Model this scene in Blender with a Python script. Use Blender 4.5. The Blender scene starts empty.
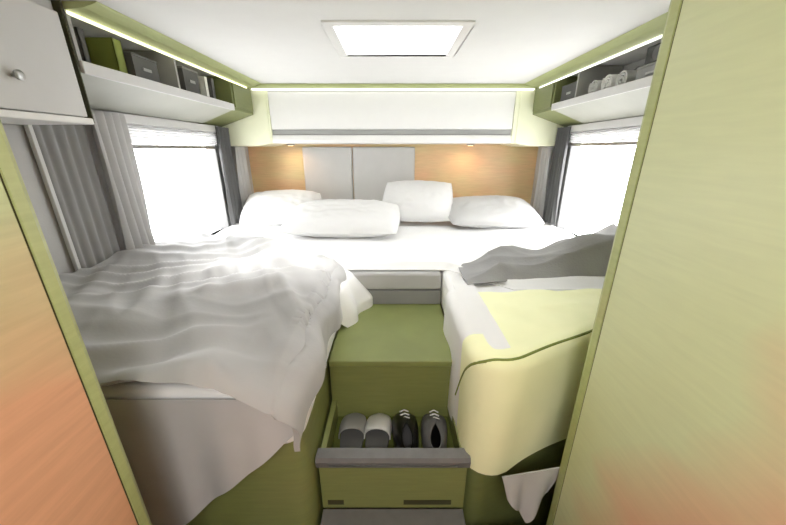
import bpy, bmesh, math, random
from mathutils import Vector, Matrix, noise
random.seed(4)
C = bpy.context.scene.collection
ZC = 1.55                      # eye height: all heights below are given relative to it
PI = math.pi

# ------------------------------------------------------------------ helpers
class MB:
    def __init__(s): s.v = []; s.f = []
    def poly(s, pts, faces):
        b = len(s.v); s.v += [Vector(p) for p in pts]; s.f += [tuple(b+i for i in f) for f in faces]
    def box(s, x0, x1, y0, y1, z0, z1):
        s.poly([(x0,y0,z0),(x1,y0,z0),(x1,y1,z0),(x0,y1,z0),(x0,y0,z1),(x1,y0,z1),(x1,y1,z1),(x0,y1,z1)],
               [(0,3,2,1),(4,5,6,7),(0,1,5,4),(1,2,6,5),(2,3,7,6),(3,0,4,7)]); return s
    def prism_z(s, pts, z0, z1):
        n = len(pts)
        s.poly([(x,y,z0) for x,y in pts]+[(x,y,z1) for x,y in pts],
               [tuple(range(n-1,-1,-1)), tuple(range(n,2*n))]+[(i,(i+1)%n,n+(i+1)%n,n+i) for i in range(n)]); return s
    def prism_y(s, pts, y0, y1):                     # pts are (x,z)
        n = len(pts)
        s.poly([(x,y0,z) for x,z in pts]+[(x,y1,z) for x,z in pts],
               [tuple(range(n)), tuple(range(2*n-1,n-1,-1))]+[(i,n+i,n+(i+1)%n,(i+1)%n) for i in range(n)]); return s
    def prism_x(s, pts, x0, x1):                     # pts are (y,z)
        n = len(pts)
        s.poly([(x0,y,z) for y,z in pts]+[(x1,y,z) for y,z in pts],
               [tuple(range(n)), tuple(range(2*n-1,n-1,-1))]+[(i,n+i,n+(i+1)%n,(i+1)%n) for i in range(n)]); return s
    def tube(s, pts, r, n=8, close=False):
        pts = [Vector(p) for p in pts]; m = len(pts); b = len(s.v); up = Vector((0.13,0.21,1)).normalized()
        for i, p in enumerate(pts):
            a = pts[(i-1) % m] if (close or i) else p; c = pts[(i+1) % m] if (close or i < m-1) else p
            d = (c-a).normalized(); x = d.cross(up)
            if x.length < 1e-4: x = d.cross(Vector((1,0,0)))
            x.normalize(); y = d.cross(x)
            for k in range(n):
                t = 2*PI*k/n; s.v.append(p+x*r*math.cos(t)+y*r*math.sin(t))
        for i in range(m if close else m-1):
            j = (i+1) % m
            for k in range(n): s.f.append((b+i*n+k, b+i*n+(k+1)%n, b+j*n+(k+1)%n, b+j*n+k))
        if not close: s.f.append(tuple(b+k for k in range(n-1,-1,-1))); s.f.append(tuple(b+(m-1)*n+k for k in range(n)))
        return s
    def lathe(s, prof, c, axis='z', n=24):           # prof = (r, h)
        b = len(s.v); c = Vector(c)
        for r, h in prof:
            for k in range(n):
                t = 2*PI*k/n; u, w = r*math.cos(t), r*math.sin(t)
                s.v.append(c+{'z':Vector((u,w,h)),'x':Vector((h,u,w)),'y':Vector((u,h,w))}[axis])
        for i in range(len(prof)-1):
            for k in range(n): s.f.append((b+i*n+k,b+i*n+(k+1)%n,b+(i+1)*n+(k+1)%n,b+(i+1)*n+k))
        s.f.append(tuple(b+k for k in range(n-1,-1,-1))); s.f.append(tuple(b+(len(prof)-1)*n+k for k in range(n)))
        return s
    def grid(s, fn, nu, nv, thick=0.0, off=None):
        """surface fn(u,v) for u,v in 0..1; thick > 0 closes it into a thin sheet along its normals"""
        P = [[Vector(fn(i/nu, j/nv)) for j in range(nv+1)] for i in range(nu+1)]
        b = len(s.v); W = nv+1
        for r in P: s.v += r
        for i in range(nu):
            for j in range(nv): s.f.append((b+i*W+j, b+(i+1)*W+j, b+(i+1)*W+j+1, b+i*W+j+1))
        if thick:
            b2 = len(s.v)
            for i in range(nu+1):
                for j in range(nv+1):
                    du = P[min(i+1,nu)][j]-P[max(i-1,0)][j]; dv = P[i][min(j+1,nv)]-P[i][max(j-1,0)]
                    nn = du.cross(dv); nn = nn.normalized() if nn.length > 1e-9 else Vector((0,0,1))
                    s.v.append(P[i][j]-nn*thick)
            for i in range(nu):
                for j in range(nv): s.f.append((b2+i*W+j, b2+i*W+j+1, b2+(i+1)*W+j+1, b2+(i+1)*W+j))
            rim = [(0,j) for j in range(nv)]+[(i,nv) for i in range(nu)]+[(nu,j) for j in range(nv,0,-1)]+[(i,0) for i in range(nu,0,-1)]
            for q in range(len(rim)):
                a = rim[q]; c = rim[(q+1) % len(rim)]
                ia = a[0]*W+a[1]; ic = c[0]*W+c[1]
                s.f.append((b+ia, b+ic, b2+ic, b2+ia))
        return s

WL = {}                                              # world locations of the roots
def finish(name, mb, mat, parent=None, bevel=0.0, smooth=False, base=True, seg=3, sub=0):
    xs = [v.x for v in mb.v]; ys = [v.y for v in mb.v]; zs = [v.z for v in mb.v]
    c = Vector(((min(xs)+max(xs))/2, (min(ys)+max(ys))/2, min(zs)))
    me = bpy.data.meshes.new(name); me.from_pydata([v-c for v in mb.v], [], mb.f); me.update()
    bm = bmesh.new(); bm.from_mesh(me); bmesh.ops.remove_doubles(bm, verts=bm.verts, dist=1e-5)
    bmesh.ops.recalc_face_normals(bm, faces=bm.faces)
    if smooth:
        for f in bm.faces: f.smooth = True
        for e in bm.edges:
            if len(e.link_faces) == 2 and e.calc_face_angle(0) > 1.0: e.smooth = False
    bm.to_mesh(me); bm.free()
    o = bpy.data.objects.new(name, me); C.objects.link(o); me.materials.append(mat)
    w = c+Vector((0,0,ZC)); WL[o] = w
    if parent: o.parent = parent; o.location = w-WL[parent]
    else: o.location = w
    if sub:
        m = o.modifiers.new('sub','SUBSURF'); m.levels = m.render_levels = sub
    if bevel:
        m = o.modifiers.new('bevel','BEVEL'); m.width = bevel; m.segments = seg; m.limit_method = 'ANGLE'; m.angle_limit = math.radians(35)
        for p in me.polygons: p.use_smooth = True
        m.harden_normals = True
    return o
def box(name, mat, x0,x1,y0,y1,z0,z1, parent=None, bevel=0.003):
    return finish(name, MB().box(x0,x1,y0,y1,z0,z1), mat, parent, bevel)
def tag(o, label, cat, group=None, kind=None):
    o['label'] = label; o['category'] = cat
    if group: o['group'] = group
    if kind: o['kind'] = kind
    return o
def thing(name, label, cat, loc, group=None):
    o = bpy.data.objects.new(name, None); C.objects.link(o); o.empty_display_size = .05
    o.location = Vector(loc)+Vector((0,0,ZC)); WL[o] = o.location.copy()
    return tag(o, label, cat, group)
def struct(o): o['kind'] = 'structure'; return o
def dup(root, delta, label, group=None):
    r = root.copy(); C.objects.link(r); r.location = root.location+Vector(delta); r['label'] = label
    WL[r] = r.location.copy()
    if group: r['group'] = group
    for ch in list(root.children):
        c = ch.copy(); C.objects.link(c); c.parent = r; c.location = ch.location
        for g in list(ch.children):
            d = g.copy(); C.objects.link(d); d.parent = c; d.location = g.location
    return r

# ------------------------------------------------------------------ materials
def lin(c): return tuple(((v/255)/12.92 if v/255 <= .04045 else ((v/255+.055)/1.055)**2.4) for v in c)+(1,)
def nodes(name):
    m = bpy.data.materials.new(name); m.use_nodes = True
    return m, m.node_tree.nodes, m.node_tree.links, m.node_tree.nodes['Principled BSDF']
def plain(name, rgb, rough=.5, metal=0, var=.04, scale=12, bump=0, bscale=200, trans=0, sheen=0):
    m, N, L, P = nodes(name)
    P.inputs['Roughness'].default_value = rough; P.inputs['Metallic'].default_value = metal
    g = N.new('ShaderNodeNewGeometry')
    n = N.new('ShaderNodeTexNoise'); n.inputs['Scale'].default_value = scale; n.inputs['Detail'].default_value = 3
    L.new(g.outputs['Position'], n.inputs['Vector'])
    r = N.new('ShaderNodeValToRGB'); b = lin(rgb)
    r.color_ramp.elements[0].position = .3; r.color_ramp.elements[1].position = .7
    r.color_ramp.elements[0].color = tuple(v*(1-var) for v in b[:3])+(1,)
    r.color_ramp.elements[1].color = tuple(min(1, v*(1+var)) for v in b[:3])+(1,)
    L.new(n.outputs['Fac'], r.inputs['Fac']); L.new(r.outputs['Color'], P.inputs['Base Color'])
    if bump:
        n2 = N.new('ShaderNodeTexNoise'); n2.inputs['Scale'].default_value = bscale; L.new(g.outputs['Position'], n2.inputs['Vector'])
        bp = N.new('ShaderNodeBump'); bp.inputs['Strength'].default_value = bump; bp.inputs['Distance'].default_value = .002
        L.new(n2.outputs['Fac'], bp.inputs['Height']); L.new(bp.outputs['Normal'], P.inputs['Normal'])
    if sheen: P.inputs['Sheen Weight'].default_value = sheen
    return m
def wood(name, a, b, zmid=None, zspan=.25, rough=.42, patch=.0, horiz=True, gain=.06, ybias=0):
    """veneer: colour a with warmer tone b, in noise patches and (zmid) towards the bottom; fine grain over it"""
    m, N, L, P = nodes(name); P.inputs['Roughness'].default_value = rough
    g = N.new('ShaderNodeNewGeometry')
    n = N.new('ShaderNodeTexNoise'); n.inputs['Scale'].default_value = 2.6; n.inputs['Detail'].default_value = 2
    mp = N.new('ShaderNodeMapping'); mp.inputs['Scale'].default_value = (1,1,2.2)
    L.new(g.outputs['Position'], mp.inputs['Vector']); L.new(mp.outputs['Vector'], n.inputs['Vector'])
    val = N.new('ShaderNodeMath'); val.operation = 'MULTIPLY_ADD'
    L.new(n.outputs['Fac'], val.inputs[0]); val.inputs[1].default_value = 1.6; val.inputs[2].default_value = -.8+patch
    out = val.outputs[0]
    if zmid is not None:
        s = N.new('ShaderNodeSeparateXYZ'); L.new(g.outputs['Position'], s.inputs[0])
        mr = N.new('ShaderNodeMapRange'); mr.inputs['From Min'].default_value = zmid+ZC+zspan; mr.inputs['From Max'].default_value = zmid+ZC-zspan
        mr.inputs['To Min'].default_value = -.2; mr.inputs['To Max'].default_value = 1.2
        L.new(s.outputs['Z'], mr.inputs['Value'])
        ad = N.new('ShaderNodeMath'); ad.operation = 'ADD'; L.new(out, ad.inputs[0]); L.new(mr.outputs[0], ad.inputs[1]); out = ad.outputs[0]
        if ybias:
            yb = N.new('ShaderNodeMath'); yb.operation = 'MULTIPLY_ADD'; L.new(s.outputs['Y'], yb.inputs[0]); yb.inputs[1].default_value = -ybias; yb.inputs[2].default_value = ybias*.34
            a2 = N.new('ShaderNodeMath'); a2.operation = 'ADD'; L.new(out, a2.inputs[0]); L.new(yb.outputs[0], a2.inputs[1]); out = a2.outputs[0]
    cl = N.new('ShaderNodeClamp'); L.new(out, cl.inputs[0])
    mx = N.new('ShaderNodeMix'); mx.data_type = 'RGBA'; mx.inputs['A'].default_value = lin(a); mx.inputs['B'].default_value = lin(b)
    L.new(cl.outputs[0], mx.inputs['Factor'])
    g2 = N.new('ShaderNodeTexNoise'); g2.inputs['Scale'].default_value = 9; g2.inputs['Detail'].default_value = 5
    m2 = N.new('ShaderNodeMapping'); m2.inputs['Scale'].default_value = (1.2,1.2,14) if horiz else (9,9,.8)
    L.new(g.outputs['Position'], m2.inputs['Vector']); L.new(m2.outputs['Vector'], g2.inputs['Vector'])
    h = N.new('ShaderNodeMapRange'); h.inputs['From Min'].default_value = .3; h.inputs['From Max'].default_value = .7
    h.inputs['To Min'].default_value = 1-gain; h.inputs['To Max'].default_value = 1+gain; L.new(g2.outputs['Fac'], h.inputs['Value'])
    mu = N.new('ShaderNodeMix'); mu.data_type = 'RGBA'; mu.blend_type = 'MULTIPLY'; mu.inputs['Factor'].default_value = 1
    L.new(mx.outputs['Result'], mu.inputs['A'])
    L.new(h.outputs[0], mu.inputs['B']); L.new(mu.outputs['Result'], P.inputs['Base Color'])
    return m
def emit(name, rgb, s):
    m = bpy.data.materials.new(name); m.use_nodes = True; N = m.node_tree.nodes; N.clear()
    e = N.new('ShaderNodeEmission'); e.inputs[0].default_value = lin(rgb); e.inputs[1].default_value = s
    o = N.new('ShaderNodeOutputMaterial'); m.node_tree.links.new(e.outputs[0], o.inputs[0]); return m
def glass(name):
    m = bpy.data.materials.new(name); m.use_nodes = True; N = m.node_tree.nodes; L = m.node_tree.links; N.clear()
    t = N.new('ShaderNodeBsdfTransparent'); gl = N.new('ShaderNodeBsdfGlossy'); gl.inputs['Roughness'].default_value = .05
    mx = N.new('ShaderNodeMixShader'); mx.inputs[0].default_value = .05; L.new(t.outputs[0], mx.inputs[1]); L.new(gl.outputs[0], mx.inputs[2])
    o = N.new('ShaderNodeOutputMaterial'); L.new(mx.outputs[0], o.inputs[0]); return m
def sheer(name, rgb, fac):
    m, N, L, P = nodes(name); P.inputs['Base Color'].default_value = lin(rgb); P.inputs['Roughness'].default_value = .9
    t = N.new('ShaderNodeBsdfTranslucent'); t.inputs[0].default_value = lin(rgb)
    mx = N.new('ShaderNodeMixShader'); mx.inputs[0].default_value = fac
    L.new(P.outputs[0], mx.inputs[1]); L.new(t.outputs[0], mx.inputs[2])
    L.new(mx.outputs[0], N['Material Output'].inputs[0]); return m

GREEN = (188,200,130); ORANGE = (216,152,108)
M = dict(
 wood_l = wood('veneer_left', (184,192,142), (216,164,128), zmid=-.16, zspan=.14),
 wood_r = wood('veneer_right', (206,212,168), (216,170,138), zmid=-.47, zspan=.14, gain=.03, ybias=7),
 wood_post = wood('veneer_post', (170,178,120), (206,156,118), patch=-.25),
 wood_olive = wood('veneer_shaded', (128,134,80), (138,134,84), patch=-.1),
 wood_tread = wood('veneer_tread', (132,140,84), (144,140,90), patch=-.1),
 wood_back = wood('veneer_back', (214,200,150), (232,172,138), patch=.35),
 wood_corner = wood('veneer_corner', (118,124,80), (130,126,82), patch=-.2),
 cornice = wood('veneer_cornice', (176,184,130), (190,186,140), patch=-.2),
 cream = plain('cream_laminate', (238,240,212), .35, var=.02),
 ceiling = plain('ceiling_board', (226,226,224), .7, var=.01),
 wallgrey = plain('wall_lining', (188,188,188), .8, var=.03, bump=.2),
 white = plain('white_lacquer', (232,232,230), .35, var=.01),
 shelfgrey = plain('shelf_lining', (158,158,156), .6),
 soffit = plain('soffit_lining', (168,169,160), .6, var=.05, scale=6),
 lightgrey = plain('light_grey_lacquer', (206,206,206), .4, var=.015),
 sheet = plain('white_cotton', (240,240,240), .9, var=.01, bump=.15, bscale=90),
 pillow = plain('pillow_cotton', (226,226,226), .9, var=.01, bump=.15, bscale=90),
 pillow_grey = plain('pillow_cotton_grey', (200,200,200), .9, var=.02),
 duvet = plain('silver_cotton', (170,170,171), .6, var=.05, scale=5, bump=.15, bscale=120, sheen=.3),
 valance = plain('grey_cotton', (190,190,191), .9, var=.03),
 creamcloth = plain('cream_cotton', (252,254,208), .85, var=.02),
 piping = plain('olive_piping', (126,138,66), .7),
 blanket = plain('grey_blanket', (158,158,158), .95, var=.08, scale=9, bump=.5, bscale=150),
 dark = plain('dark_grey_fabric', (92,92,92), .9),
 midgrey = plain('mid_grey_fabric', (142,142,142), .9, var=.04),
 black = plain('black_plastic', (14,14,14), .35),
 rubber = plain('dark_seam', (66,66,40), .6),
 metal = plain('brushed_aluminium', (170,170,170), .3, metal=1),
 landing = plain('grey_vinyl', (112,112,112), .5, var=.08, scale=30),
 traylin = plain('tray_lining', (92,100,40), .7),
 panelgrey = plain('padded_headboard_fabric', (204,204,202), .9, var=.02, bump=.3, bscale=120),
 olivebook = plain('olive_card', (120,130,58), .7),
 curtain = sheer('pale_curtain_cloth', (205,205,205), .25),
 blind = sheer('pleated_blind_cloth', (235,235,235), .5),
 glass = glass('window_glass'),
 led = emit('warm_strip_glow', (255,255,205), 2.4),
 ledw = emit('white_strip_glow', (255,255,245), 1.9),
 bulb = emit('reading_bulb_glow', (255,214,160), 5),
)

# ------------------------------------------------------------------ the shell
HW = 1.06; CE = .36; YB = 2.48; YF = -1.15; FL = -ZC
struct(box('floor', M['landing'], -HW-.04, HW+.04, YF-.04, YB+.04, FL-.05, FL, bevel=0))
def holed(name, mat, outer, hole, mk):
    """wall slab with a rectangular opening; outer/hole = (a0,a1,b0,b1); mk(mb,a0,a1,b0,b1) adds a slab"""
    a0,a1,b0,b1 = outer; h0,h1,k0,k1 = hole; mb = MB()
    for r in ((a0,h0,b0,b1),(h1,a1,b0,b1),(h0,h1,b0,k0),(h0,h1,k1,b1)): mk(mb,*r)
    return struct(finish(name, mb, mat))
WY0, WY1, WZ0, WZ1 = 1.29, 2.02, -.50, .10
holed('wall_left', M['wallgrey'], (YF,YB,FL,CE), (WY0,WY1,WZ0,WZ1), lambda m,a,b,c,d: m.box(-HW-.04,-HW,a,b,c,d))
holed('wall_right', M['wallgrey'], (YF,YB,FL,CE), (WY0,WY1,WZ0,WZ1), lambda m,a,b,c,d: m.box(HW,HW+.04,a,b,c,d))
struct(box('wall_back', M['wood_back'], -HW-.04, HW+.04, YB, YB+.04, FL, CE, bevel=0))
struct(box('wall_front', M['wallgrey'], -HW-.04, HW+.04, YF-.04, YF, FL, CE, bevel=0))
SK = (-.185,.215,1.16,1.50)
holed('ceiling', M['ceiling'], (-HW-.04,HW+.04,YF-.04,YB+.04), SK, lambda m,a,b,c,d: m.box(a,b,c,d,CE,CE+.05))

# skylight
def frame_rect(mk, a0,a1,b0,b1,w):
    mk(a0,a1,b0,b0+w); mk(a0,a1,b1-w,b1); mk(a0,a0+w,b0+w,b1-w); mk(a1-w,a1,b0+w,b1-w)
sk = bpy.data.objects.new('window_3', None); C.objects.link(sk); sk.location = (.015,1.33,CE+ZC); WL[sk] = sk.location.copy(); sk['kind'] = 'structure'
mb = MB(); frame_rect(lambda a,b,c,d: mb.box(a,b,c,d,CE-.005,CE+.001), SK[0]-.03,SK[1]+.03,SK[2]-.03,SK[3]+.03,.032)
finish('window_frame', mb, M['white'], sk, bevel=.004)
box('window_pane', M['glass'], SK[0],SK[1],SK[2],SK[3],CE+.03,CE+.034, sk, 0)
# side windows
for n, s in ((1,-1),(2,1)):
    w = bpy.data.objects.new('window_%d' % n, None); C.objects.link(w); w.location = (s*HW,(WY0+WY1)/2,WZ0+ZC); WL[w] = w.location.copy(); w['kind'] = 'structure'
    mb = MB(); xa, xb = sorted((s*(HW-.012), s*(HW+.045)))
    frame_rect(lambda a,b,c,d: mb.box(xa,xb,a,b,c,d), WY0-.005,WY1+.005,WZ0-.005,WZ1+.005,.022)
    finish('window_frame', mb, M['midgrey'], w, bevel=.004)
    xa, xb = sorted((s*(HW+.02), s*(HW+.025)))
    box('window_pane', M['glass'], xa,xb,WY0+.015,WY1-.015,WZ0+.015,WZ1-.015, w, 0)

# ------------------------------------------------------------------ blinds and curtains
def blind(s, label, drop):
    t = thing('pleated_blind', label, 'blind', (s*(HW-.02),(WY0+WY1)/2,WZ1-drop))
    x = s*(HW-.022)
    xa, xb = sorted((s*(HW-.035), s*(HW-.001)))
    box('cassette', M['lightgrey'], xa,xb,WY0-.02,WY1+.02,WZ1-.005,WZ1+.03, t)
    k = max(4, int(drop/.014))
    pts = []
    mb = MB()
    def fn(u,v):
        z = WZ1-.004-(drop-.012)*v; ph = (v*k) % 1.0; return (x+ (abs(ph-.5)*2-.5)*.012, WY0+.005+u*(WY1-WY0-.01), z)
    mb.grid(fn, 2, k*2, .0012); finish('blind_fabric', mb, M['blind'], t)
    xa, xb = sorted((s*(HW-.032), s*(HW-.012)))
    box('bottom_rail', M['metal'], xa,xb,WY0+.003,WY1-.003,WZ1-drop-.012,WZ1-drop+.004, t)
blind(-1, 'pale pleated blind drawn partly down over the window beside the silver duvet', .085)
blind(1, 'pale pleated blind drawn partly down over the window beside the grey blanket', .07)
def curtain(name, label, cat, s, y0, y1, z0, z1, mat, folds, amp=.014, taper=.0, seed=0, xoff=.045):
    def fn(u,v):
        z = z1+(z0-z1)*v
        yc = (y0+y1)/2; w = (y1-y0)*(1-taper*math.sin(PI*min(1,v*1.1)))
        y = yc+(u-.5)*w
        a = amp*(.75+.5*v)*(math.sin(u*folds*2*PI+.8*math.sin(v*3+seed))+.3*math.sin(u*folds*5.3+seed))
        return (s*(HW-xoff)+a, y+.3*a, z)
    mb = MB(); mb.grid(fn, folds*14, 26, .002)
    o = finish(name, mb, mat, smooth=True); return tag(o, label, cat)
curtain('curtain','pale grey curtain gathered at the near side of the left window','curtain',-1,1.165,1.315,-.475,.125,M['curtain'],4,seed=1)
curtain('curtain','dark grey curtain hanging just past the left window, near the pale pillows','curtain',-1,1.985,2.125,-.45,.125,M['dark'],4,seed=2)
curtain('curtain','narrow light grey curtain in the far left corner behind the dark curtain','curtain',-1,2.18,2.32,-.45,.017,M['curtain'],3,seed=3)
curtain('curtain','dark grey curtain hanging just past the right window','curtain',1,1.985,2.12,-.45,.125,M['dark'],4,seed=4)
curtain('curtain','narrow light grey curtain in the far right corner behind the dark curtain','curtain',1,2.17,2.31,-.45,.017,M['curtain'],3,seed=5)
# curtain near the camera on the left wall: darker, flatter panel with a pale hem
pn = thing('folded_curtain_panel','mid grey flat curtain panel on the left wall under the cabinet','curtain',(-1.04,1.08,-.46))
mb = MB(); mb.grid(lambda u,v: (-1.045+.006*math.sin(u*9*PI), 1.0+u*.17, .13-.585*v), 60, 4, .003); finish('panel_cloth', mb, M['midgrey'], pn, smooth=True)
box('edge_hem', M['lightgrey'], -1.052,-1.038,.988,1.0,-.455,.13, pn, .002)

# ------------------------------------------------------------------ wardrobes framing the view
def wardrobe(s, xin, y0, y1, post, zt, mat, label):
    t = thing('tall_wardrobe', label, 'wardrobe', (s*(xin+HW)/2,(y0+y1)/2,FL))
    g = .0025
    a,b = sorted((s*(xin+.018), s*(HW-.002)))
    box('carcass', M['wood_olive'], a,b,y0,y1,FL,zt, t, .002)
    a,b = sorted((s*xin, s*(xin+.018)))
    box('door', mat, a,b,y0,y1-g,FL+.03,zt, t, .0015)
    a,b = sorted((s*(xin+.0015), s*(xin+.018)))
    box('dark_seam', M['rubber'], a,b,y1-g,y1,FL,zt, t, 0)
    mb = MB(); x0 = s*(xin-.001); x1 = s*(xin+.03)
    prof = [(x0+s*.0,y1),(x0,y1+post*.55),(x0+s*.004,y1+post*.85),(x0+s*.011,y1+post),(x1,y1+post),(x1,y1)]
    mb.prism_z(prof, FL, zt); finish('corner_post', mb, M['wood_post'], t)
    return t
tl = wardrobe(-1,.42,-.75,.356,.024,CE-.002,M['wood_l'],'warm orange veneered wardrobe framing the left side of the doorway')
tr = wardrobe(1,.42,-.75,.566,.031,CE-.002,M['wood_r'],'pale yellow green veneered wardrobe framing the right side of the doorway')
mb = MB(); mb.lathe([(.004,0),(.004,-.012),(.011,-.016),(.012,-.022),(.007,-.026)],(-.42,.05,-.35),'x',20)
for v in mb.v: v.x = -.42-(v.x+.42)
finish('knob', mb, M['metal'], tl, smooth=True)

# ------------------------------------------------------------------ overhead cabinet, left near
t = thing('overhead_cabinet','light grey overhead cabinet with a small round knob above the left bed','cabinet',(-.95,.68,.066))
box('carcass', M['lightgrey'], -HW+.002,-.868,.385,.988,.085,CE-.002, t)
box('door', M['lightgrey'], -.868,-.85,.40,.978,.085,CE-.03, t, .004)
box('bottom_rail', M['white'], -HW+.002,-.846,.385,.988,.066,.083, t, .004)
box('end_panel', M['rubber'], -HW+.002,-.849,.9885,.992,.07,CE-.002, t, .0)
mb = MB(); mb.lathe([(.004,0),(.004,.008),(.010,.012),(.011,.018),(.006,.021)],(-.85,.813,.157),'x',20); finish('knob', mb, M['metal'], t, smooth=True)

# ------------------------------------------------------------------ side shelves
SH0, SH1 = .998, 1.88
def shelf(s, y0, label):
    t = thing('overhead_shelf', label, 'shelf', (s*.95,(y0+SH1)/2,.13))
    X = lambda v: s*v
    mb = MB(); mb.prism_y([(X(.85),.20),(X(.85),.212),(X(HW-.002),.212),(X(HW-.002),.135),(X(HW-.03),.133)], y0, SH1)
    finish('shelf_board', mb, M['soffit'], t)
    a,b = sorted((X(.842),X(.852))); box('front_lip', M['lightgrey'], a,b,y0,SH1,.196,.228, t)
    a,b = sorted((X(HW-.012),X(HW-.002))); box('back_panel', M['shelfgrey'], a,b,y0,SH1,.212,CE-.002, t, 0)
    a,b = sorted((X(.85),X(HW-.014)))
    for i, yy in enumerate((y0, (1.43 if s < 0 else 1.66))):
        box('divider', M['shelfgrey'], a,b,yy,yy+.012,.213,CE-.002, t, .001)
    return t
shelf(-1, SH0, 'open grey overhead shelf above the left window')
shelf(1, .62, 'open grey overhead shelf above the right window')
for s, nm in ((-1,'left'),(1,'right')):
    t = thing('corner_cabinet','olive veneered corner cabinet in the far %s ceiling corner' % nm,'cabinet',(s*.95,2.0,.05))
    mb = MB(); mb.prism_y([(s*.85,.20),(s*.85,CE-.002),(s*(HW-.002),CE-.002),(s*(HW-.002),.13)], SH1+.002, 2.14)
    finish('carcass', mb, M['wood_corner'], t, bevel=.003)
    a,b = sorted((s*.842,s*.849)); box('door', M['wood_corner'], a,b,SH1+.015,2.125,.215,CE-.03, t, .002)
    # curved cheek that closes the rear cabinet
    mb = MB(); P = [(s*.762,.038),(s*.762,CE-.002),(s*(HW-.002),CE-.002),(s*(HW-.002),.02),(s*.86,.02),(s*.80,.028)]
    mb.prism_y(P, 2.142, YB-.002); finish('rear_cheek', mb, M['cream'], t, bevel=.006)
# cornices and light strips along the ceiling edge
tn = 1
for s in (-1,1):
    y0 = .998 if s < 0 else .60
    mb = MB(); P = [(s*.852,CE-.001),(s*.852,CE-.018),(s*.80,CE-.014),(s*.765,CE-.004),(s*.76,CE-.001)]
    o = finish('trim_%d' % tn, MB().prism_y(P, y0, 2.09), M['cornice']); struct(o); tn += 1
    a,b = sorted((s*.846,s*.854))
    o = box('light_strip', M['led'] if s < 0 else M['ledw'], a,b,y0+.004,2.085,CE-.026,CE-.019, bevel=.001)
    tag(o, 'thin glowing light strip under the %s ceiling cornice' % ('left' if s < 0 else 'right'), 'light strip')
o = finish('trim_%d' % tn, MB().prism_x([(2.085,CE-.001),(2.085,CE-.014),(2.095,CE-.02),(2.138,CE-.02),(2.138,CE-.001)], -.852, .852), M['cornice'], bevel=.002); struct(o)
o = box('light_strip', M['ledw'], -.835,.835,2.118,2.136,CE-.029,CE-.0205, bevel=.001)
tag(o, 'thin glowing light strip running across above the white rear cabinet', 'light strip')

# ------------------------------------------------------------------ rear cabinet
t = thing('rear_cabinet','wide white overhead cabinet across the rear wall above the pillows','cabinet',(0,2.3,.036))
REAR = t
box('carcass', M['white'], -.758,.758,2.158,YB-.002,.036,CE-.002, t)
mb = MB(); mb.prism_x([(2.142,.118),(2.140,CE-.04),(2.146,CE-.032),(2.158,CE-.032),(2.158,.118)], -.75,.735)
finish('lift_up_door', mb, M['white'], t, bevel=.003)
box('grip_groove', M['shelfgrey'], -.75,.735,2.15,2.158,.085,.116, t)
mb = MB(); mb.prism_x([(2.136,.04),(2.134,.055),(2.140,.083),(2.158,.083),(2.158,.036),(2.142,.036)], -.75,.735)
finish('lower_lip', mb, M['white'], t)
for s in (-1,1):
    a,b = sorted((s*.738,s*.762)); 
    if s < 0: a,b = -.762,-.752
    box('end_trim', M['cream'], a,b,2.139,2.157,.036,CE-.03, t)
# padded head panel + reading lamps
t = thing('padded_head_panel','pale grey padded panel on the rear wall behind the pillows','headboard',(-.2,2.46,-.5))
for a,b in ((-.66,-.30),(-.295,.16)):
    box('pad', M['panelgrey'], a,b,2.455,YB-.001,-.47,.018, t, .012)
for x in (-.70,.53):
    t = REAR; zt = .036
    mb = MB(); mb.lathe([(.026,zt-.001),(.028,zt-.006),(.024,zt-.010),(.019,zt-.010)],(x,2.33,0),'z',24); lp = finish('reading_lamp', mb, M['metal'], t, smooth=True)
    mb = MB(); mb.lathe([(.018,zt-.009),(.016,zt-.0125)],(x,2.33,0),'z',24); finish('lens', mb, M['bulb'], lp)

# ------------------------------------------------------------------ beds
BT = -.475                                          # mattress top
def rounded_poly(pts, rad, n=7):
    out = []; m = len(pts)
    for i in range(m):
        r = rad[i]; p = Vector(pts[i]); a = Vector(pts[i-1]); b = Vector(pts[(i+1)%m])
        if r <= 0: out.append(tuple(p)); continue
        p0 = p+(a-p).normalized()*r; p1 = p+(b-p).normalized()*r
        for k in range(n+1):
            q = k/n; out.append(tuple((1-q)**2*p0+2*q*(1-q)*p+q*q*p1))
    return out
XI_L, XI_R = -.205, .205
left_fp  = rounded_poly([(-1.03,.54),(XI_L,.54),(XI_L,2.44),(-1.03,2.44)],[0,.06,0,0])
right_fp = rounded_poly([(XI_R,.61),(1.03,1.02),(1.03,2.44),(XI_R,2.44)],[.09,0,0,0])
def bed(label, base_fp, mat_fp, cx, matm):
    t = thing('fixed_bed', label, 'bed', (cx,1.5,FL))
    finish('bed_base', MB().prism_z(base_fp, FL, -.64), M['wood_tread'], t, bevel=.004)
    finish('mattress', MB().prism_z(mat_fp, -.638, BT), matm, t, bevel=.022, seg=4)
    return t
def inset(fp, d, cx, cy): return [(x+(d if x < cx else -d), y+(d if y < cy else -d)) for x,y in fp]
bl = bed('left fixed bed on an olive wooden base with a silver duvet on it', rounded_poly([(-1.055,.575),(XI_L-.005,.575),(XI_L-.005,YB-.002),(-1.055,YB-.002)],[0,.05,0,0]), left_fp, -.62, M['sheet'])
br = bed('right fixed bed with a slanted cream foot end beside the aisle', rounded_poly([(XI_R+.005,.645),(1.055,1.06),(1.055,YB-.002),(XI_R+.005,YB-.002)],[.09,0,0,0]), right_fp, .62, M['sheet'])
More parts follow.
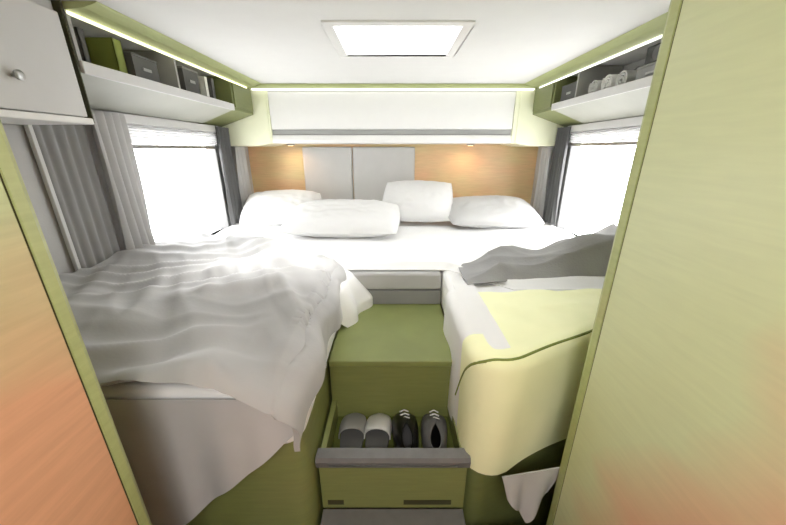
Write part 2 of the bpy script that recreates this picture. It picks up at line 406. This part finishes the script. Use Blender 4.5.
# infill between the beds
t = thing('bed_infill','padded infill cushion joining the two beds above the steps','mattress',(0,1.8,-.62))
finish('support_box', MB().box(XI_L+.002,XI_R-.002,1.24,YB-.002,FL,-.56), M['midgrey'], t, bevel=.004)
finish('front_panel', MB().box(XI_L+.004,XI_R-.004,1.222,1.239,-.62,-.557), M['midgrey'], t, bevel=.004)
finish('cushion', MB().box(XI_L+.002,XI_R-.002,1.222,2.44,-.555,BT-.004), M['valance'], t, bevel=.014)

# cloth drape over a bed: local arc-length mapping with rounded edges
def fbm(x,y,z=0,o=4):
    v = 0; a = 1; 
    for k in range(o): v += a*noise.noise(Vector((x,y,z))); x*=2.03; y*=2.03; z += 7.1; a *= .5
    return v
def ridge(x,y,z=0): return (1-abs(noise.noise(Vector((x,y,z))))*2.2)
def roll(d, R):            # distance past the edge start -> (out, down)
    if d <= 0: return 0, 0
    L = R*PI/2
    if d < L: a = d/R; return R*math.sin(a), R*(1-math.cos(a))
    return R, R+(d-L)
# --- silver duvet on the left bed
def duvet(u,v):
    W = -.215+1.035; Y1 = 1.60-.50*u**1.6; Y0 = .515; over = .085+.05*max(0,fbm(v*3,2.2))
    R = .035
    a = u*(W+over)-0.0; b = v*(Y1-Y0+.030)
    ox, dx = roll(a-(W-.02), R); oy, dy = roll(b-(Y1-Y0-.005), R)
    x = -1.035+min(a,W-.02)+ox; y = Y1-min(b,Y1-Y0-.005)-oy
    inx = 1 if a < W-.02 else .35; iny = 1
    e = min(1, max(0,(W-a)/.12))
    body = .030+.022*min(1,max(0,(W-.02-a)/.10))*min(1,max(0,b/.08))
    wr = .026*fbm(x*2.3+1,y*2.3,1,3)
    # long soft folds running diagonally
    q = (x*.9+y*.55); wr += .034*ridge(q*7.5, (x-y)*1.4, 3)*(.5+.5*noise.noise(Vector((x*2,y*2,5))))
    q2 = (x*-.35+y*1.0); wr += .018*ridge(q2*9+2, x*1.8, 9)+.008*ridge(q*12,(x-y)*2,11)
    # the bunched fold near the aisle
    wr += .030*math.exp(-(((x+.42)*.8+(y-1.18)*.55)/.055)**2)*math.exp(-((x+.45)/.25)**2)
    wr += .022*math.exp(-((y-.86-.25*(x+.5))/.035)**2)*math.exp(-((x+.45)/.22)**2)
    wr += -.018*math.exp(-((y-.95-.3*(x+.6))/.03)**2)*math.exp(-((x+.5)/.3)**2)
    z = BT+body+wr*(1 if inx == 1 else .3)
    z -= (dx if dx < R else R+(dx-R))
    z -= dy
    # the inner foot corner hangs lower
    cor = max(0,min(1,(x+.40)/.2))*max(0,min(1,(b-(Y1-Y0)+.05)/.10)); z -= .050*cor
    x += .010*fbm(y*9,z*9,4,2)*(1 if dx > 0 else 0)
    y += .006*fbm(x*9,z*9,6,2)*(1 if dy > 0 else 0)
    if dx > 0 : x += .008+.012*math.sin(y*22)
    return (x,y,z)
mb = MB(); mb.grid(duvet, 150, 170, .012)
tag(finish('duvet', mb, M['duvet'], smooth=True), 'rumpled silver grey duvet spread over the left bed', 'duvet')
# --- grey sheet hanging in a point over the foot of the left bed
def valance(u,v):
    x = -.80+u*.59
    dep = .075+.26*(1-abs(u-.50)/.50 if abs(u-.50)<.50 else 0)
    if u < .5: dep = .27+.10*(u/.5)
    else: dep = .37-.28*((u-.5)/.5)
    z = -.484-dep*v
    y = .528-.006*math.sin(u*16+1)*v-.004*math.sin(u*37)*v-.012*v
    return (x,y,z)
mb = MB(); mb.grid(valance, 60, 20, .003)
tag(finish('hanging_sheet', mb, M['valance'], smooth=True), 'grey sheet hanging to a point over the foot of the left bed', 'sheet')
# --- white sheet corner hanging into the aisle by the left bed
def corner(u,v):
    y = 1.225-.23*u; 
    L = .10+.20*(1-abs(u-.22)/.78) if u > .22 else .10+.20*(u/.22*.6+.4)
    d = v*(L+.13); ox, dz = roll(d-.10, .02)
    x = XI_L-.115+min(d,.10)+ox+.006
    z = BT+.045+.006*fbm(x*8,y*8,2)-.03*min(1,d/.1)-dz
    if dz > .0: x += .012+.012*math.sin(u*11+.6)*min(1,dz/.1)+.03*dz+.085*(1-u)*min(1,dz/.12)
    return (x,y,z)
mb = MB(); mb.grid(corner, 40, 40, .004)
tag(finish('sheet_corner', mb, M['sheet'], smooth=True), 'white sheet corner hanging down into the aisle from the left bed', 'sheet')
# --- white top sheet across the head half
def tops(u,v):
    x = -1.03+2.06*u; y = 1.245+1.17*v
    y0 = y
    if abs(x) > .23: y -= .20*(1-v)*min(1,(abs(x)-.23)/.2)*(1 if x > 0 else .3)
    z = BT+.008+.010*max(0,fbm(x*3.2,y*3.2,12)+.5)+.008*max(0,ridge((x*.4+y)*6,x*1.5,14))
    if v < .02: z = BT+.0035
    return (x,y,z)
mb = MB(); mb.grid(tops, 110, 60, .003)
tag(finish('top_sheet', mb, M['sheet'], smooth=True), 'white sheet spread over the head end of both beds under the pillows', 'sheet')

# --- cream bedspread over the foot of the right bed (follows the slanted outline)
def footline(t):             # t 0..1 : along aisle side (towards the foot), round the corner, along the slanted foot
    pts = RP
    k = t*(len(pts)-1); i = min(int(k), len(pts)-2); f = k-i
    return Vector(pts[i]).lerp(Vector(pts[i+1]), f)
def resample(pts, n):
    P = [Vector(p) for p in pts]; D = [0]
    for i in range(1,len(P)): D.append(D[-1]+(P[i]-P[i-1]).length)
    out = []
    for k in range(n+1):
        d = D[-1]*k/n; i = 1
        while i < len(D)-1 and D[i] < d: i += 1
        f = (d-D[i-1])/max(1e-9,D[i]-D[i-1]); out.append(P[i-1].lerp(P[i], max(0,min(1,f))))
    return out
corner_pts = [(XI_R-.006,1.02)]
for k in range(9):
    q = k/8; p0 = Vector((XI_R-.006,.72)); p = Vector((XI_R-.008,.598)); p1 = Vector((.30,.635)); corner_pts.append(tuple((1-q)**2*p0+2*q*(1-q)*p+q*q*p1))
corner_pts += [(.60,.785),(1.032,1.0)]
RP = resample(corner_pts, 90)
NRM = []
for i in range(91):
    d = (RP[min(90,i+1)]-RP[max(0,i-1)]).normalized(); NRM.append(Vector((-d.y if 0 else d.y, -d.x)).normalized()*1)
# make the normals point outwards (away from the bed centre)
cen = Vector((.70,1.3))
NRM = [n if n.dot(p-cen) > 0 else -n for n,p in zip(NRM,RP)]
def hangdepth(i):
    p = RP[i]
    return .345-.02*math.sin(i*.5) if i > 25 else .345
def spread_skirt(u,v):
    fi = min(90,max(0,u*90)); i = min(89,int(fi)); f = fi-i
    p = RP[i].lerp(RP[i+1],f); n = NRM[i].lerp(NRM[i+1],f)
    R = .028; tot = .02+R*PI/2+.345-.014*math.sin(fi*.35)*min(1,max(0,(fi-25)/8))-R
    d = v*tot; ox, dz = roll(d-.02, R)
    q = p-n*(R+.018-min(d,.02))+n*ox
    w = .004*math.sin(fi*.45+v*2)*min(1,max(0,dz-.05)/.15)
    q = q+n*(w+.008)
    return (q.x,q.y,BT+.012-dz)
def part_skirt(i0, i1):
    m = MB(); m.grid(lambda u,v: spread_skirt((i0+u*(i1-i0))/90, v), i1-i0, 34, .004); return m
cs = thing('bedspread','cream bedspread tucked over the rounded slanted foot of the right bed','bedspread',(.55,.95,-.8))
finish('skirt', part_skirt(20,90), M['creamcloth'], cs, smooth=True)
finish('white_side', part_skirt(0,20), M['sheet'], cs, smooth=True)
# top surface between the outline and a straight far hem
IN = [RP[i]-NRM[i]*(.038) for i in range(91)]
imin = min(range(91), key=lambda i: IN[i].y+abs(IN[i].x-.22)*.3)
FR = [p for p in IN[imin:]]
def ylow(x):
    x = max(x, FR[0].x)
    for k in range(len(FR)-1):
        if FR[k].x <= x <= FR[k+1].x:
            return FR[k].y+(FR[k+1].y-FR[k].y)*(x-FR[k].x)/max(1e-9,FR[k+1].x-FR[k].x)
    return FR[-1].y
X0 = FR[0].x
def spread_top(xa, xb, ybase):
    def fn(u,v):
        x = xa+(xb-xa)*u; yl = ylow(x); yh = max(yl+.01, ybase+.05*x+.008*math.sin(x*30)); y = yl+(yh-yl)*v
        e = min(1,v*5)*min(1,(x-X0)*12)
        return (x,y,BT+.012+.007*max(0,fbm(x*5,y*5,21))*e+.004*max(0,ridge(x*6,y*9,4))*e)
    return fn
mb = MB(); mb.grid(spread_top(.292,1.0,.985), 80, 30, .004); finish('top_panel', mb, M['creamcloth'], cs, smooth=True)
mb = MB(); mb.grid(spread_top(.218,.292,1.06), 12, 40, .004); finish('white_border', mb, M['sheet'], cs, smooth=True)
# piping along the edge, bending down the aisle side near its end
pp = []
for k in range(110):
    fi = 90-k*.7
    if fi < 17.5: break
    q = max(0,(29-fi)/11.5); vv = .085+.63*q**1.7
    p = Vector(spread_skirt(fi/90, vv)); j = int(fi); p += Vector((NRM[j].x,NRM[j].y,.35))*.002; pp.append(tuple(p))
down = []
finish('piping', MB().tube(pp, .004, 8), M['piping'], cs, smooth=True)

# --- grey sheet point under the right bed's foot
def val2(u,v):
    a = Vector((.27,.572)); b = Vector((.44,.60)); p = a.lerp(b,u)
    L = .08+.11*(1-abs(u-.55)/.55)
    w = .05*v*(.5-u)
    return (p.x+w, p.y-.010*math.sin(u*12)*v, -.765-L*v)
mb = MB(); mb.grid(val2, 30, 16, .003)
tag(finish('hanging_sheet', mb, M['valance'], smooth=True), 'short grey sheet corner hanging below the cream foot of the right bed', 'sheet')

# --- grey blanket crumpled on the right bed
def blanket(u,v):
    x = .27+.76*u; y = 1.07+.22*v+.10*u
    e = min(1,6*u)*min(1,6*(1-u))*min(1,5*v)*min(1,5*(1-v))
    h = .02+.05*u+.035*ridge((y-.2*x)*7, x*2, 31)+.03*fbm(x*3,y*4,33,2)+.012*ridge(y*13+x*3,x*3,35)
    h += .05*math.exp(-((x-.72)/.12)**2-((y-1.27)/.10)**2)+.06*math.exp(-((x-.93)/.10)**2-((y-1.28)/.12)**2)
    y += .02*noise.noise(Vector((x*6,v*2,8)))
    return (x,y,BT+.016+max(.004,h)*e)
mb = MB(); mb.grid(blanket, 110, 60, .004)
tag(finish('blanket', mb, M['blanket'], smooth=True), 'crumpled grey blanket lying across the right bed behind the cream bedspread', 'blanket')

# ------------------------------------------------------------------ pillows
def pillow(name, mat, w, d, h, loc, rx, rz, label, seed, cat='pillow', squash=1):
    def side(sg):
        def fn(u,v):
            a = 2*u-1; b = 2*v-1
            pin = 1-.05*(a*a)*(b*b)
            x = a*w/2*(1-.06*(1-abs(a))*0-.05*(b*b)*(1-0)*abs(a)**0*.0)*pin; y = b*d/2*pin
            x *= 1-.035*(1-b*b)*(1 if abs(a)>.9 else 0)*0
            t = max(0,(1-abs(a)**3.4))**.62*max(0,(1-abs(b)**3.0))**.62
            z = sg*h/2*t*(1+.16*fbm(a*1.4+seed,b*1.4,seed,3))+.006*ridge(a*4+seed,b*4,seed)*t*sg
            return (x,y,z)
        return fn
    mb = MB(); mb.grid(side(1), 44, 34); mb.grid(side(-1), 44, 34)
    R = Matrix.Rotation(rz,3,'Z') @ Matrix.Rotation(rx,3,'X')
    for v in mb.v:
        q = R @ v; v.x,v.y,v.z = q.x+loc[0],q.y+loc[1],q.z+loc[2]
    t = bpy.data.objects.new  # noqa
    o = finish(name, mb, mat, smooth=True)
    tag(o, label, cat)
    # seam piping round the rim
    n = 24; rim = []
    for a in [(-1+2*k/n,-1) for k in range(n)]+[(1,-1+2*k/n) for k in range(n)]+[(1-2*k/n,1) for k in range(n)]+[(-1,1-2*k/n) for k in range(n)]:
        pin = 1-.05*(a[0]**2)*(a[1]**2); q = R @ Vector((a[0]*w/2*pin,a[1]*d/2*pin,0)); rim.append(q+Vector(loc))
    finish('seam', MB().tube(rim, .003, 6, True), mat, o, smooth=True)
    return o
P_ = pillow
P_('pillow', M['sheet'], .50,.38,.14,(-.73,2.13,-.362),.36,.18,'bright white pillow in the far left corner of the left bed',1)
P_('pillow', M['pillow'], .66,.44,.13,(-.29,1.86,-.375),.20,-.05,'large pale pillow lying left of centre between the beds',2)
P_('pillow', M['pillow'], .46,.36,.13,(.16,2.13,-.318),.62,-.14,'upright pale pillow leaning at the centre of the rear wall',3)
P_('pillow', M['pillow_grey'], .58,.38,.12,(.63,2.06,-.375),.26,.03,'greyish pillow lying on the head of the right bed',4)

# ------------------------------------------------------------------ steps between the beds
t = thing('step_unit','olive wooden steps with an open shoe tray between the two beds','steps',(0,.8,FL))
xl, xr = XI_L+.004, XI_R-.004
finish('upper_tread', MB().box(xl,xr,.835,1.236,-.642,-.62), M['wood_tread'], t, bevel=.004)
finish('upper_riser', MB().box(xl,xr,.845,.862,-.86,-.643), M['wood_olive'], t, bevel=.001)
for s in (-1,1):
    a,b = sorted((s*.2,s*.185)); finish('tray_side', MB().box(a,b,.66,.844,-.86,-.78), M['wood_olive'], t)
finish('tray_floor', MB().box(-.184,.184,.66,.844,-.86,-.848), M['traylin'], t)
mb = MB(); mb.prism_x([(.622,-.80),(.618,-.778),(.624,-.768),(.655,-.768),(.658,-.778),(.656,-.80)], xl-.004, xr+.004)
finish('metal_lip', mb, M['landing'], t)
finish('lip_highlight', MB().box(-.17,.17,.6165,.619,-.792,-.786), M['metal'], t)
finish('lower_riser', MB().box(xl,xr,.632,.655,-.97,-.801), M['wood_tread'], t, bevel=.001)
for a,b in ((-.185,-.14),(.03,.165)):
    finish('grip_slot', MB().box(a,b,.6305,.633,-.955,-.938), M['rubber'], t)
finish('landing', MB().prism_z([(-.40,.28),(.40,.28),(.40,.57),(.20,.57),(.20,.6305),(-.20,.6305),(-.20,.57),(-.40,.57)],-1.0,-.97), M['landing'], t, bevel=.003)
finish('landing_base', MB().box(-.195,.195,.30,.60,FL,-1.001), M['wood_olive'], t)

# footwear in the tray
def slipper(x, y, rz, mat, matd, label, group, sc=1, closed=False):
    zb = -.847
    nm = 'shoe' if closed else 'slipper'
    R = Matrix.Rotation(rz,3,'Z'); Lh = .088*sc; 
    def outline(q):    # q -1 heel .. 1 toe
        return (.026+.010*math.sin((q+1)*PI/2*.9)+.004*q)*sc*max(0,1-abs(q)**6)**.5
    t = thing(nm, label, nm, (x,y,zb), group)
    def xf(p):
        v = R @ Vector((p[0],p[1],0)); return (v.x+x, v.y+y, zb+p[2])
    n = 18; left = []; right = []
    for k in range(n+1):
        q = -1+2*k/n; w = max(.003,outline(q)); left.append((-w+.003*q,q*Lh)); right.append((w+.003*q,q*Lh))
    ring = left+right[::-1]; m = len(ring)
    mb = MB(); pts = [xf((a,b,0)) for a,b in ring]+[xf((a,b,.014*sc)) for a,b in ring]
    mb.poly(pts, [tuple(range(m)), tuple(range(2*m-1,m-1,-1))]+[(i,(i+1)%m,m+(i+1)%m,m+i) for i in range(m)])
    finish('sole', mb, matd, t)
    q0 = -.95 if closed else -.1
    def up(u,v):
        q = q0+(1-q0)*.995*u; w = outline(q)*1.03+.0015; a = PI*v
        top = (.052 if closed else .040)*sc*(1-.55*max(0,q))*max(.15,1-max(0,q)**4)
        return xf((-w*math.cos(a)+.003*q, q*Lh, .013*sc+top*math.sin(a)**.7))
    if not closed:
        mb = MB(); mb.grid(up, 16, 16, .003); finish('upper', mb, mat, t, smooth=True)
    else:
        def up2(u,v):     # open mouth towards the heel
            q = q0+(1-q0)*.995*u; lim = .5 if u > .45 else .30+.20*(u/.45)**2
            a = PI*lim*v; w = outline(q)*1.03+.0015
            top = (.060)*sc*(1-.55*max(0,q))*max(.15,1-max(0,q)**4)
            return xf((-w*math.cos(a)+.003*q, q*Lh, .013*sc+top*math.sin(a)**.7))
        def up3(u,v):
            p = Vector(up2(u,v)); c = Vector((x,y,0)); ax = R @ Vector((1,0,0)); d = (p-c).dot(ax)-.003*(q0+(1-q0)*u); p -= ax*2*d; return p
        mb = MB(); mb.grid(up2, 18, 10, .0028); mb.grid(up3, 18, 10, .0028); finish('upper', mb, mat, t, smooth=True)
        mb = MB(); 
        for k in range(3):
            yy = (.02+.018*k)*sc; mb.tube([xf((-.014,yy,.062*sc-.004*k)),xf((0,yy+.003,.067*sc-.004*k)),xf((.014,yy,.062*sc-.004*k))], .0022, 6)
        finish('laces', mb, M['lightgrey'], t, smooth=True)
    return t
slipper(-.126,.752,.03,M['midgrey'],M['dark'],'pale grey slipper at the left end of the step tray','slippers in the step tray')
slipper(-.048,.750,-.03,M['lightgrey'],M['dark'],'lighter grey slipper beside the black shoe in the step tray','slippers in the step tray')
slipper(.040,.752,.08,M['black'],M['dark'],'black laced shoe next to the grey slippers in the step tray','shoes in the step tray',closed=True)
slipper(.128,.750,-.05,M['dark'],M['black'],'dark grey laced shoe at the right end of the step tray','shoes in the step tray',closed=True)

# ------------------------------------------------------------------ things on the shelves
SZ = .2135
def book(x0,x1,y0,y1,h,mat,label,group=None):
    t = thing('book', label, 'book', ((x0+x1)/2,(y0+y1)/2,SZ), group)
    box('page_block', M['white'], x0+.002,x1-.002,y0+.003,y1-.003,SZ+.002,SZ+h-.003, t, 0)
    mb = MB(); sp = x1 if x1 < 0 else x0     # spine faces the aisle
    mb.box(x0,x1,y0,y0+.0028,SZ,SZ+h); mb.box(x0,x1,y1-.0028,y1,SZ,SZ+h)
    a,b = (x1-.002,x1) if x1 < 0 else (x0,x0+.002)
    mb.box(a,b,y0,y1,SZ,SZ+h); finish('cover', mb, mat, t)
    return t
def bin_(x0,x1,y0,y1,h,mat,label,lid=None):
    t = thing('storage_box', label, 'box', ((x0+x1)/2,(y0+y1)/2,SZ))
    mb = MB(); k = .006
    mb.box(x0,x1,y0,y1,SZ,SZ+k); mb.box(x0,x0+k,y0,y1,SZ+k,SZ+h); mb.box(x1-k,x1,y0,y1,SZ+k,SZ+h)
    mb.box(x0+k,x1-k,y0,y0+k,SZ+k,SZ+h); mb.box(x0+k,x1-k,y1-k,y1,SZ+k,SZ+h); finish('body', mb, mat, t)
    mb = MB(); mb.box(x0-.002,x1+.002,y0-.002,y1+.002,SZ+h+.0005,SZ+h+.008); finish('lid', mb, lid or mat, t, bevel=.002)
    sx = x1 if x1 < 0 else x0; d = .004 if x1 < 0 else -.004
    a,b = sorted((sx,sx+d)); box('grip', M['metal'], a,b,(y0+y1)/2-.02,(y0+y1)/2+.02,SZ+h*.55,SZ+h*.66, t, .001)
    return t
book(-.985,-.875,1.17,1.205,.115,M['olivebook'],'olive book standing on the left shelf beside the dark box')
book(-1.03,-.90,1.08,1.10,.115,M['dark'],'dark slim book standing at the near end of the left shelf')
bin_(-1.03,-.875,1.24,1.36,.085,M['dark'],'low dark grey box on the left shelf next to the olive book')
bin_(-1.03,-.875,1.52,1.63,.105,M['dark'],'dark grey box standing alone further along the left shelf', M['midgrey'])
book(-1.03,-.885,1.70,1.725,.11,M['white'],'white book near the far end of the left shelf')
book(-1.03,-.885,1.76,1.785,.115,M['dark'],'dark book at the far end of the left shelf')
bin_(.875,1.03,1.70,1.86,.085,M['dark'],'dark grey box at the far end of the right shelf')
def towel(y, r, mat, label):
    mb = MB(); pts = []; t = thing('rolled_towel', label, 'towel', (.95,y,SZ), 'rolled towels on the right shelf')
    n = 70; prof = []
    for k in range(n+1):
        a = k/n*2*PI*3.1; rr = r*(.18+.82*k/n); prof.append((y+rr*math.cos(a), SZ+r+.006+rr*math.sin(a)))
    mb = MB(); mb.grid(lambda u,v: (.875+.16*v, prof[int(round(u*n))][0], prof[int(round(u*n))][1]), n, 8, .004)
    finish('roll', mb, mat, t, smooth=True)
    mb = MB(); mb.tube([(.93,y+(r+.0015)*math.cos(2*PI*k/24),SZ+r+.006+(r+.0015)*math.sin(2*PI*k/24)) for k in range(24)], .003, 6, True)
    finish('band', mb, M['dark'], t, smooth=True)
towel(1.39,.036,M['lightgrey'],'pale rolled towel on the right shelf nearest the black speaker')
towel(1.48,.038,M['white'],'white rolled towel in the middle of the three on the right shelf')
towel(1.575,.036,M['lightgrey'],'pale rolled towel on the right shelf nearest the far dark box')
bin_(.875,1.03,1.17,1.31,.055,M['midgrey'],'grey low box under the black speaker on the right shelf')
t = thing('speaker','small black speaker on top of the grey box on the right shelf','speaker',(.94,1.24,SZ+.064))
finish('cabinet', MB().box(.885,1.01,1.18,1.30,SZ+.0642,SZ+.122), M['black'], t, bevel=.006)
mb = MB(); mb.lathe([(.022,0),(.022,-.003),(.016,-.001),(.004,-.002)],(.8848,1.24,SZ+.093),'x',24); finish('driver', mb, M['dark'], t, smooth=True)
for v in mb.v: pass

# ------------------------------------------------------------------ unseen fill lamp added behind the viewer, and light
t = thing('fill_lamp','round white fill lamp added out of view behind the camera','lamp',(0,-.35,CE-.03))
finish('fill_lamp_base', MB().lathe([(.14,CE-.001),(.145,CE-.008),(.14,CE-.02)],(0,-.35,0),'z',32), M['white'], t, smooth=True)
finish('fill_lamp_diffuser', MB().lathe([(.13,CE-.0205),(.125,CE-.03),(.08,CE-.036)],(0,-.35,0),'z',32), emit('fill_lamp_glow',(255,246,230),3), t, smooth=True)
def area(name, loc, rot, sx, sy, power, col=(1,1,1), spread=None):
    l = bpy.data.lights.new(name,'AREA'); l.shape = 'RECTANGLE'; l.size = sx; l.size_y = sy; l.energy = power; l.color = col
    if spread: l.spread = spread
    o = bpy.data.objects.new(name, l); C.objects.link(o); o.location = (loc[0],loc[1],loc[2]+ZC); o.rotation_euler = rot; return o
area('fill_area_light', (0,-.35,CE-.05), (math.radians(28),0,0), .35,.35, 14, (1,.97,.93))  # added fill light, brightens the room from behind the camera
for x,zz in ((-.70,.018),(.53,.018)):
    l = bpy.data.lights.new('reading_spot','SPOT'); l.energy = 1.6; l.color = (1,.62,.36); l.spot_size = 2.3; l.spot_blend = .8; l.shadow_soft_size = .02
    o = bpy.data.objects.new('reading_spot', l); C.objects.link(o); o.location = (x,2.33,zz+ZC); o.rotation_euler = (math.radians(25),0,0)
l = bpy.data.lights.new('skylight_sun','SUN'); l.energy = 14; l.angle = math.radians(22); l.color = (1,.98,.95)
o = bpy.data.objects.new('skylight_sun', l); C.objects.link(o); o.location = (0,0,4); o.rotation_euler = Vector((-.52,-.22,-.81)).to_track_quat('-Z','Y').to_euler()
w = bpy.data.worlds.new('World'); bpy.context.scene.world = w; w.use_nodes = True
w.node_tree.nodes['Background'].inputs[0].default_value = (1,1,1,1); w.node_tree.nodes['Background'].inputs[1].default_value = 8.5

# ------------------------------------------------------------------ camera
cd = bpy.data.cameras.new('camera'); cam = bpy.data.objects.new('camera', cd); C.objects.link(cam)
cam.location = (0,0,ZC); cam.rotation_euler = (math.radians(90-19.45),0,0)
cd.sensor_width = 36; cd.lens = 320/786*36; cd.clip_start = .01
sc = bpy.context.scene; sc.camera = cam
sc.view_settings.view_transform = 'Standard'; sc.view_settings.look = 'None'; sc.view_settings.exposure = 0
sc.cycles.max_bounces = 10; sc.cycles.diffuse_bounces = 6; sc.cycles.use_denoising = True
